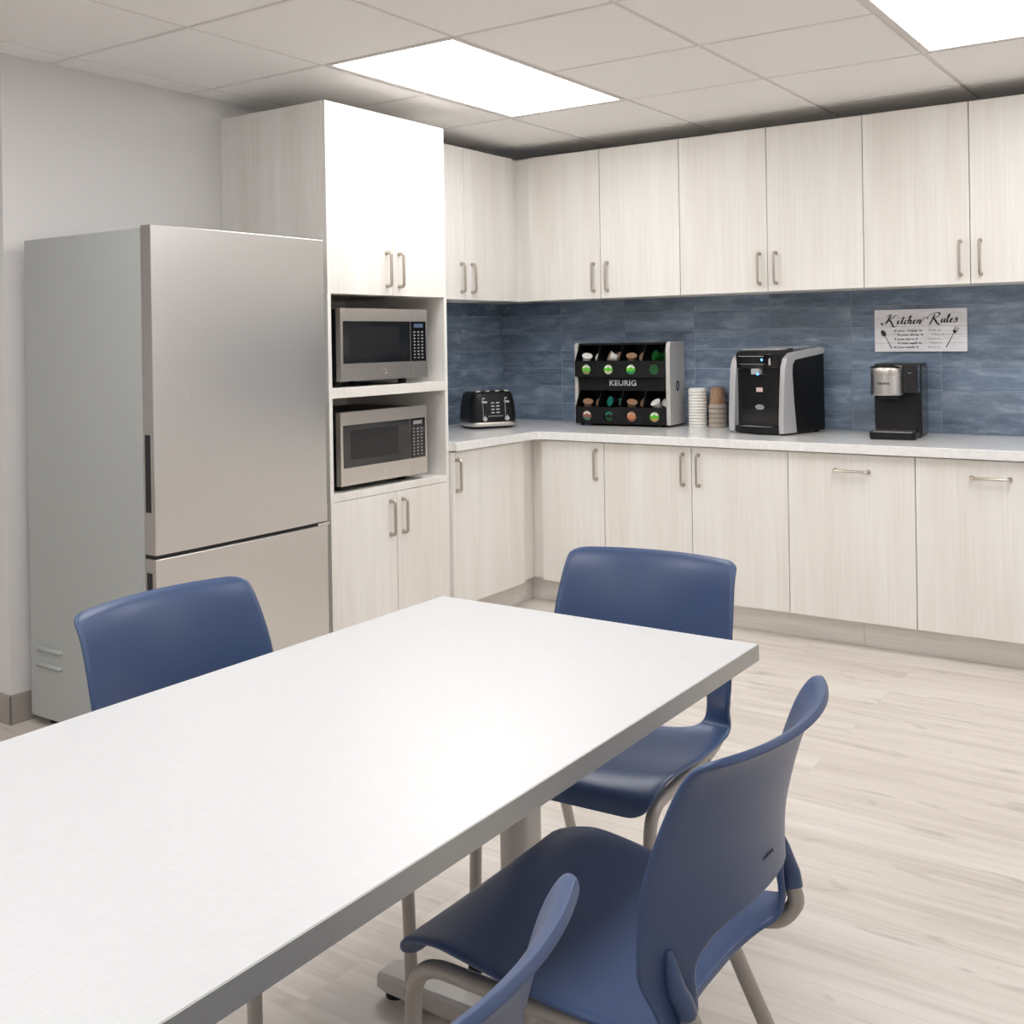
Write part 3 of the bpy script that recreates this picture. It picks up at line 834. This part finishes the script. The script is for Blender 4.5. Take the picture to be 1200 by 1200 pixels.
colx = [-hw+.003+cw*(k+.5) for k in range(4)]
cn = ['first', 'second', 'third', 'last']
up_l = [(G_, ('a', W_, K_)), (G_, ('a', W_, M['pink'])), (G_, ('a', W_, M['teal'])), (D_, None)]
lo_l = [(R_, ('a', W_, T_)), (M['dark'], ('a', T_, D_)), (C_, ('a', M['cupink'], R_)), (G_, ('a', W_, C_))]
nu = ['green-lidded', 'green-lidded', 'green-lidded', 'dark green']; nl = ['brown and teal lidded', 'dark', 'copper-lidded', 'green-lidded']
for j, (cols, nm) in enumerate(((lo_l, nl), (up_l, nu))):
    a, b, c = TI[j]
    for k in range(4):
        lid, lg = cols[k]
        pod(colx[k], yf+.006, (a+b)/2-.003, (0, -1, 0), 0, M['paper'] if lid is not M['dark'] else M['teal'], lid, lg,
            '%s coffee pod showing through the %s round hole of the %s tier' % (nm[k], cn[k], ('lower', 'upper')[j]))
up_t = [(M['paper'], W_, (.3, -.4, .8)), (M['paper'], K_, (-.7, -.5, .4)), (M['cupbrown'], K_, (.2, -.5, .9)), (M['dgreen'], D_, (-.6, -.7, .3))]
lo_t = [(M['cupbrown'], K_, (.25, -.4, .9)), (M['dark'], T_, (-.5, -.8, .2)), (M['cupbrown'], K_, (.3, -.4, .9)), (M['paper'], W_, (-.3, -.5, .7))]
nt_ = ['white', 'tan-lidded white', 'brown', 'green']; nb_ = ['brown', 'teal-lidded dark', 'brown', 'white']
for j, (cols, nm) in enumerate(((lo_t, nb_), (up_t, nt_))):
    a, b, c = TI[j]
    for k in range(4):
        body, lid, aim = cols[k]
        pod(colx[k]-.012, yf+.046, b+.026, aim, 1.07, body, lid, None, '%s coffee pod lying on top in the %s compartment of the %s tier' % (nm[k], cn[k], ('lower', 'upper')[j]))
        pod(colx[k]+.029, yf+.102, b+.020, (-aim[0], -.9, .5), 0, body, lid, None, '%s coffee pod further back in the %s compartment of the %s tier' % (nm[k], cn[k], ('lower', 'upper')[j]))

# ------------------------------------------------------------------ cups
for k in range(13):
    z = k*.0145
    c = lathe([(.046, 0), (.0475, .002), (.0470, .006), (.0445, .008), (.0435, .0135), (.039, .0140), (.036, .0085), (.001, .0085)] if k < 12 else
              [(.046, 0), (.0475, .002), (.0470, .006), (.0445, .008), (.0435, .016), (.040, .0185), (.0375, .0165), (.001, .0165)], (1.243, -.080, ZK+z), 32)
    lab = 'white plastic cup lid, topmost of the white stack beside the cups' if k == 12 else ('white plastic cup lid, lowest of the white stack on the counter' if k == 0 else 'white plastic cup lid in the middle of the white stack')
    tag(obj('cup_lid', c, M['paper'], smooth=.6), lab, 'cup lid', 'white cup lids in a stack')
for k in range(5):
    z = ZK+k*.0235; cx, cy = 1.3445, -.068
    t = thing('paper_cup', ['kraft brown patterned paper cup upside down on top of the cup stack', ][0] if k == 4 else
              ('upside-down paper cup at the bottom of the cup stack' if k == 0 else 'taupe rim of an upside-down paper cup, %s from the bottom of the stack' % ['', 'second', 'third', 'fourth'][k]), 'paper cup', (cx, cy, z), 0, 'paper cups in a stack')
    w = lathe([(.0425, .003), (.0300, .104), (.0285, .1045), (.0285, .100), (.0010, .100)], (cx, cy, z), 32)
    cup = obj('cup_wall', w, M['cupbrown'] if k == 4 else M['cupgrey'], t, smooth=.7)
    obj('rim', lathe([(.0435, 0), (.0455, .002), (.0455, .005), (.0428, .0205), (.0415, .021)], (cx, cy, z), 32), M['cupgrey'], t, smooth=.7)
    if k == 4:
        pr = bmesh.new()
        for q in range(9):
            a0 = 2*PI*q/9; pts = []
            for i in range(15):
                h = .030+.062*i/14; r = .0425-(h-.003)*.0125/.101+.0003
                a = a0+.30*math.sin(i/14*2*PI)+.1
                pts.append(Vector((cx+r*math.cos(a), cy+r*math.sin(a), z+h)))
            sweep(pts, .0011, 5, bm=pr)
        obj('print', pr, M['cupink'], cup)

# ------------------------------------------------------------------ water dispenser
DA = math.radians(-16.5); DWd, DD, DHt = .300, .330, .392
fl = Vector((1.511, -.323, ZK)); rv = Vector((math.cos(DA), math.sin(DA), 0)); bk = Vector((-math.sin(DA), math.cos(DA), 0))
cc = fl+rv*.1525+bk*.165
t = thing('water_dispenser', 'black and silver countertop water dispenser between the cups and the coffee maker', 'water dispenser', tuple(cc), DA, world=False)
hw = DWd/2; yf = -DD/2
# silver side arches: L-shaped band on the front and top edge of each side
def arch(x0, x1):
    o = [(yf+.004, .008), (yf+.105, .008), (yf+.088, .15), (yf+.078, .28), (yf+.082, .318), (yf+.100, .338), (-yf-.02, DHt-.030), (-yf-.006, DHt-.020), (-yf-.004, DHt-.004), (-yf-.03, DHt+.002), (yf+.07, DHt-.022), (yf+.035, DHt-.045), (yf+.020, DHt-.085), (yf+.010, .2), (yf+.002, .06)]
    return prism(o, 0, x0, x1)
obj('side_arch', arch(hw-.020, hw+.006), M['silver'], t, bevel=.004, label='curved silver side band')
obj('side_arch', arch(-hw-.006, -hw+.028), M['silver'], t, bevel=.006, label='curved silver side band')
o = [(yf+.06, .008), (-yf, .008), (-yf-.004, DHt-.016), (yf+.10, DHt-.03), (yf+.06, .3)]
obj('body', prism(o, 0, -hw+.004, hw-.002), M['black'], t, bevel=.004)
o = [(yf+.036, .03), (yf+.07, .03), (yf+.07, .30), (yf+.036, .298)]
obj('front_panel', prism(o, 0, -hw+.027, hw-.021), M['gloss'], t, label='glossy black recessed front')
# top head with the control strip
hd = []
for x, bul in [(-hw+.028+(2*hw-.049)*i/14, 1-((i-7)/7)**2) for i in range(15)]:
    d = -.012*bul
    hd.append([(x, yf+.030+d, .300), (x, yf+.022+d, DHt-.030), (x, yf+.036+d, DHt-.014), (x, yf+.12, DHt+.000), (x, yf+.12, .300)])
hdo = obj('control_head', loft(hd), M['gloss'], t, smooth=.5)
def on_head(x, z):  # point on the curved head front
    i = (x+hw-.028)/(2*hw-.049)*14; bul = 1-((i-7)/7)**2
    return yf+.030-.012*bul-.008*(z-.300)/(DHt-.33)
pb = bmesh.new()
for k in range(12):
    x0 = -.105+k*.0125; x1 = x0+.0125
    for z0, z1 in ((.3545, .3575), (.3185, .3200)): 
        y = on_head((x0+x1)/2, z0); box(x0, x1, y-.0016, y+.002, z0, z1, pb)
obj('bezel', pb, M['silver'], hdo)
kb = bmesh.new()
for k in range(5):
    x = -.098+k*.027; 
    for z in ((.333,) if k != 2 else (.333,)):
        y = on_head(x, z); cyl((x, y+.002, z), (x, y-.0022, z), .0085 if k == 2 else .006, 14, bm=kb)
pieces('button', kb, M['dark'], hdo, smooth=.7)
y = on_head(.042, .336); obj('indicator_light', cyl((.034, y+.001, .340), (.034, y-.002, .340), .006, 14), M['led'], hdo)
y = on_head(.075, .334); obj('filter_badge', box(.069, .080, y-.0016, y+.003, .316, .366), M['silver'], hdo, bevel=.001, segs=1)
obj('top_panel', prism([(yf+.045, DHt-.0095), (-yf-.05, DHt+.001), (-yf-.05, DHt+.006), (yf+.045, DHt-.004)], 0, -hw+.045, hw-.04), M['silver'], t, bevel=.002, label='silver top panel')
nb = box(-.028, .018, yf+.002+.01, yf+.05, .272, .299); obj('spout', nb, M['silver'], t, bevel=.003); obj('spout_light', box(.006, .016, yf+.010, yf+.016, .270, .280), M['led'], t)
obj('label_sticker', box(-.016, .020, yf+.0353, yf+.0362, .192, .212), M['pink'], t, label='small pinkish sticker')
em = bmesh.new(); pts = circ(0, 0, 0, 1, 28)
loft([[(.002+q[0]*.025, yf+.0362, .122+q[1]*.012) for q in pts], [(.002+q[0]*.025, yf+.0345, .122+q[1]*.012) for q in pts]], em)
e = obj('emblem', em, M['chrome'], t)
sweep([(-.012, yf+.0344, .118), (.0, yf+.0343, .128), (.006, yf+.0343, .120), (.016, yf+.0344, .127)], .0008, 6, bm=(q := bmesh.new())); obj('print', q, M['ink'], e)
tb = []
for z, sc in ((.006, .97), (.012, 1), (.030, 1), (.034, .985)):
    s = [(-hw+.029, yf+.06, z), (hw-.021, yf+.06, z)]
    for i in range(15):
        a = i/14; x = (hw-.021)+(-2*hw+.05)*a; s.append((x, yf+.012-.032*sc*(1-(2*a-1)**2), z))
    tb.append(s)
obj('drip_tray', loft(tb), M['black'], t, smooth=.6)
gr = bmesh.new()
for i in range(11):
    x = -.075+i*.015; box(x-.002, x+.002, yf-.012+.002*abs(i-5), yf+.032, .034, .036, gr)
obj('grille', gr, M['silver'], t)
fb = bmesh.new()
for x in (-hw+.03, hw-.03):
    for y in (yf+.05, -yf-.03): cyl((x, y, 0), (x, y, .01), .012, 12, bm=fb)
pieces('foot', fb, M['dark'], t, smooth=.7)

# ------------------------------------------------------------------ single serve coffee maker
KA = math.radians(6); t = thing('coffee_maker', 'black single serve coffee maker with silver brew head below the sign', 'coffee maker', (2.262, -.218, ZK), KA, world=False)
KW, KD, KH = .192, .350, .318; hw = KW/2; yf = -KD/2
obj('body', loft([rrect(KW-.004, .22, .012, z, 4, 0, -yf-.11) for z in (.0, .05)]+[rrect(KW, .222, .012, z, 4, 0, -yf-.111) for z in (.06, KH-.006)]+[rrect(KW-.008, .214, .010, KH, 4, 0, -yf-.111)]), M['black'], t, smooth=.6)
obj('water_tank', box(hw-.004, hw+.003, -yf-.20, -yf-.01, .012, KH-.012), M['gloss'], t, bevel=.003)
obj('side_rail', box(-hw-.001, -hw+.006, yf+.060, yf+.15, .185, KH-.008), M['black'], t, bevel=.002)
hdc = (-.031, yf+.080)
bh = obj('brew_head', loft([[(hdc[0]+r*math.cos(a)*1.0, hdc[1]+r*math.sin(a)*1.0, z) for a in [2*PI*i/36 for i in range(36)]] for z, r in ((.186, .062), (.190, .065), (.272, .066), (.274, .066))]), M['steel'], t, smooth=.6, label='brushed silver cylinder')
obj('lid', loft([[(hdc[0]+r*math.cos(a), hdc[1]+r*math.sin(a), z) for a in [2*PI*i/36 for i in range(36)]] for z, r in ((.2745, .0665), (.280, .067), (.304, .067), (.310, .063), (.312, .05))]), M['steelh'], bh, smooth=.6)
obj('lid_grip', sweep(fillet([(hdc[0]-.052, hdc[1]-.040, .306), (hdc[0]-.030, hdc[1]-.066, .313), (hdc[0]+.030, hdc[1]-.066, .313), (hdc[0]+.052, hdc[1]-.040, .306)], .02, 5), .006, 10, (1.6, .7)), M['dark'], bh, smooth=True)
text('lettering', 'KEURIG', .050, (hdc[0]-.006, hdc[1]-.0665, .238), (1, 0, 0), (0, 0, 1), M['ink'], bh, height=.0085, bold=True, depth=.0012)
cp = obj('control_panel', box(.033, hw-.001, yf+.062, yf+.14, .195, KH-.004), M['gloss'], t, bevel=.003)
dp = bmesh.new()
loft([[(.062+.009*math.cos(a), yy, .284+.006*math.sin(a)) for a in [PI+PI*i/10 for i in range(11)]] for yy in (yf+.0618, yf+.0610)], dp)
obj('display_icon', dp, M['ledw'], cp)
obj('brew_neck', box(-.06, .02, yf+.05, yf+.14, .17, .19), M['dark'], t, bevel=.003)
obj('front_panel', box(-hw+.004, hw-.006, yf+.1275, yf+.132, .03, .195), M['dark'], t)
tb = [rrect(KW-.006, .135, .022, z, 5, -.004, yf+.068) for z in (.0, .006)]+[rrect(KW-.002, .137, .022, z, 5, -.004, yf+.068) for z in (.010, .030)]
obj('drip_tray', loft(tb), M['black'], t, smooth=.6)
obj('drip_plate', loft([rrect(KW-.028, .108, .014, z, 5, -.004, yf+.068) for z in (.0302, .0335)]), M['steelh'], t, smooth=.6)

# ------------------------------------------------------------------ sign
SX0, SX1, SZ0, SZ1 = 2.1065, 2.5065, 1.2165, 1.4085
t = thing('wall_sign', 'white rustic board sign reading Kitchen Rules on the blue tile', 'sign', ((SX0+SX1)/2, -.012, SZ0))
yb = -.024
bd = obj('board', box(SX0, SX1, yb, -.0105, SZ0, SZ1), M['sign'], t, bevel=.001, segs=1)
gv = bmesh.new()
for k in range(1, 5):
    z = SZ0+(SZ1-SZ0)*k/5; box(SX0+.001, SX1-.001, yb-.0002, yb+.0005, z-.0004, z+.0004, gv)
obj('groove', gv, M['inkl'], bd)
def stroke(bm, pts, y=yb-.0006, wmin=.0012, wmax=.0042):
    P = catmull([(p[0], 0, p[1]) for p in pts], 6); W = []
    for i in range(len(P)):
        d = P[min(i+1, len(P)-1)]-P[max(i-1, 0)]; a = abs(math.sin(math.atan2(d.z, d.x)-.35))
        e = min(1, min(i, len(P)-1-i)/3+.35)
        W.append((wmin+(wmax-wmin)*(a**1.4 if d.z < 0 else a**3*.35))*e)
    L = []; R = []
    for i, p in enumerate(P):
        d = (P[min(i+1, len(P)-1)]-P[max(i-1, 0)]).normalized(); n = Vector((-d.z, 0, d.x))*W[i]
        L.append(bm.verts.new((p.x+n.x, y, p.z+n.z))); R.append(bm.verts.new((p.x-n.x, y, p.z-n.z)))
    for i in range(len(P)-1):
        try: bm.faces.new((L[i], L[i+1], R[i+1], R[i]))
        except ValueError: pass
# script glyphs, unit: x-height 1
GL = {
 'K': (2.9, [[(.0, -.3), (-.5, -.1), (-.6, .3), (-.2, .0), (.5, .6), (1.1, 2.0), (1.4, 2.5), (.9, 2.3), (.55, 1.9)], [(1.35, 2.5), (1.0, 1.2), (.5, .0)], [(2.7, 2.4), (2.2, 2.1), (1.4, 1.25), (1.0, 1.15)], [(1.1, 1.2), (1.6, .5), (2.2, -.6), (2.7, -.7), (3.0, -.3)]]),
 'i': (.8, [[(.0, .3), (.35, .95), (.2, .2), (.35, .0), (.7, .25)], [(.45, 1.35), (.5, 1.5)]]),
 't': (.8, [[(.0, .3), (.3, .9), (.6, 1.9), (.3, .5), (.3, .05), (.75, .25)], [(.1, 1.3), (.9, 1.4)]]),
 'c': (.8, [[(.75, .8), (.5, 1.0), (.2, .6), (.15, .15), (.4, -.02), (.8, .3)]]),
 'h': (1.15, [[(.0, .2), (.5, 1.4), (.65, 2.1), (.4, 1.9), (.2, .6), (.1, .0)], [(.15, .4), (.55, .95), (.75, .85), (.65, .2), (.8, .0), (1.15, .25)]]),
 'e': (.85, [[(.05, .35), (.45, .6), (.55, .95), (.3, .95), (.15, .4), (.3, .0), (.85, .3)]]),
 'n': (1.3, [[(.05, .8), (.25, .95), (.1, .0)], [(.12, .35), (.5, .95), (.75, .9), (.65, .2), (.85, .0), (1.25, .9), (1.6, 1.5), (1.9, 1.7)]]),
 'R': (2.6, [[(-.2, .9), (-.5, 1.3), (.0, 2.0), (1.0, 2.5), (1.9, 2.45), (2.1, 2.0), (1.5, 1.4), (.8, 1.2)], [(1.1, 2.3), (.8, 1.2), (.3, -.3), (.1, -.6)], [(.9, 1.2), (1.3, .6), (1.9, -.3), (2.4, -.6), (2.7, -.4)]]),
 'u': (1.1, [[(.0, .6), (.25, .95), (.1, .3), (.25, .0), (.55, .3), (.8, .95), (.7, .2), (.85, .0), (1.1, .3)]]),
 'l': (.75, [[(.0, .3), (.5, 1.3), (.65, 2.1), (.4, 1.9), (.2, .6), (.3, .0), (.75, .3)]]),
 's': (.8, [[(.0, .3), (.45, 1.15), (.6, .6), (.5, .1), (.1, .0), (.0, .2)]]),
}
sc_ = .0180
bmw = bmesh.new()
def word(w, x, z):
    for ch in w:
        adv, st = GL[ch]
        for s in st: stroke(bmw, [(x+(p[0]+p[1]*.12)*sc_*1.10, z+p[1]*sc_*.96) for p in s])
        x += adv*sc_*1.10*(1.0)
    return x
word('Kitchen', SX0+.042, SZ0+.126); word('Rules', SX0+.240, SZ0+.130)
for f in list(bmw.faces): pass
o = obj('title_lettering', bmw, M['ink'], bd)
so = o.modifiers.new('s', 'SOLIDIFY'); so.thickness = .0004
lines = [('If you empty it', 'Fill it', 0, .002), ('If you dirty it', 'Clean it', .016, .008), ('If you open it', 'Close it', 0, -.003), ('If you spill it', 'Wipe it', .016, .000), ('If you cook it', 'Share it', 0, -.004)]
for k, (a, b, dx, d2) in enumerate(lines):
    z = SZ0+.0945-k*.0187
    text('rule_lettering', a, (.122, .112, .104, .104, .106)[k], (SX0+.088+dx, yb-.0003, z), (1, 0, 0), (0, 0, 1), M['ink'], bd, height=.0115, depth=.0004, bold=True, align='LEFT')
    text('answer_lettering', b, .052, (SX0+.238+d2+dx*.3, yb-.0003, z+.001), (1, 0, 0), (0, 0, 1), M['inkl'], bd, height=.0095, depth=.0004, align='LEFT')
sp = bmesh.new()
def flat_poly(bm, pts):
    bm.faces.new([bm.verts.new((x, yb-.0008, z)) for x, z in pts])
def rib(bm, a, b, w0, w1):
    a = Vector((a[0], a[1])); b = Vector((b[0], b[1])); d = (b-a).normalized(); n = Vector((-d.y, d.x))
    flat_poly(bm, [tuple(a+n*w0), tuple(b+n*w1), tuple(b-n*w1), tuple(a-n*w0)])
c = Vector((SX0+.040, SZ0+.085)); d = Vector((.48, -.88)).normalized(); n = Vector((-d.y, d.x))
flat_poly(sp, [tuple(c+d*.016*math.cos(2*PI*i/20)+n*.0105*math.sin(2*PI*i/20)) for i in range(20)])
rib(sp, c+d*.014, (SX0+.076, SZ0+.016), .0012, .0022)
o = obj('spoon_drawing', sp, M['ink'], bd); so = o.modifiers.new('s', 'SOLIDIFY'); so.thickness = .0004
fk = bmesh.new(); c = Vector((SX0+.350, SZ0+.090)); d = Vector((-.50, -.87)).normalized(); n = Vector((-d.y, d.x))
rib(fk, c+d*.006, (SX0+.312, SZ0+.018), .0014, .0022)
flat_poly(fk, [tuple(c+n*.009-d*.004), tuple(c-n*.009-d*.004), tuple(c-n*.006+d*.008), tuple(c+n*.006+d*.008)])
for k in (-1.5, -.5, .5, 1.5): rib(fk, c+n*k*.0054-d*.004, c+n*k*.0062-d*.022, .0012, .0007)
o = obj('fork_drawing', fk, M['ink'], bd); so = o.modifiers.new('s', 'SOLIDIFY'); so.thickness = .0004

# ------------------------------------------------------------------ camera, world, view
S = bpy.context.scene
cam = bpy.data.cameras.new('camera'); co = bpy.data.objects.new('camera', cam); COL.objects.link(co)
yaw, pit, rol = math.radians(34.4889), math.radians(-.0679), math.radians(-.9215)
f = Vector((-math.sin(yaw)*math.cos(pit), math.cos(yaw)*math.cos(pit), math.sin(pit)))
r = Vector((math.cos(yaw), math.sin(yaw), 0)); u = r.cross(f)
r2 = r*math.cos(rol)+u*math.sin(rol); u2 = -r*math.sin(rol)+u*math.cos(rol)
mw = Matrix.Identity(4)
for i in range(3): mw[i][0] = r2[i]; mw[i][1] = u2[i]; mw[i][2] = -f[i]
mw[0][3], mw[1][3], mw[2][3] = 3.5555, -5.0804, 1.2999
co.matrix_world = mw
cam.sensor_width = 36; cam.lens = 1270.606/1200*36; cam.shift_x = 0; cam.shift_y = -(600-399.54)/1200; cam.clip_start = .02
S.camera = co
w = bpy.data.worlds.new('world'); S.world = w; w.use_nodes = True
w.node_tree.nodes['Background'].inputs[0].default_value = (.9, .92, 1, 1); w.node_tree.nodes['Background'].inputs[1].default_value = .15
S.view_settings.view_transform = 'Standard'; S.view_settings.look = 'None'; S.view_settings.gamma = 1; S.view_settings.use_curve_mapping = False
S.view_settings.exposure = 0
S.cycles.max_bounces = 10; S.cycles.diffuse_bounces = 6
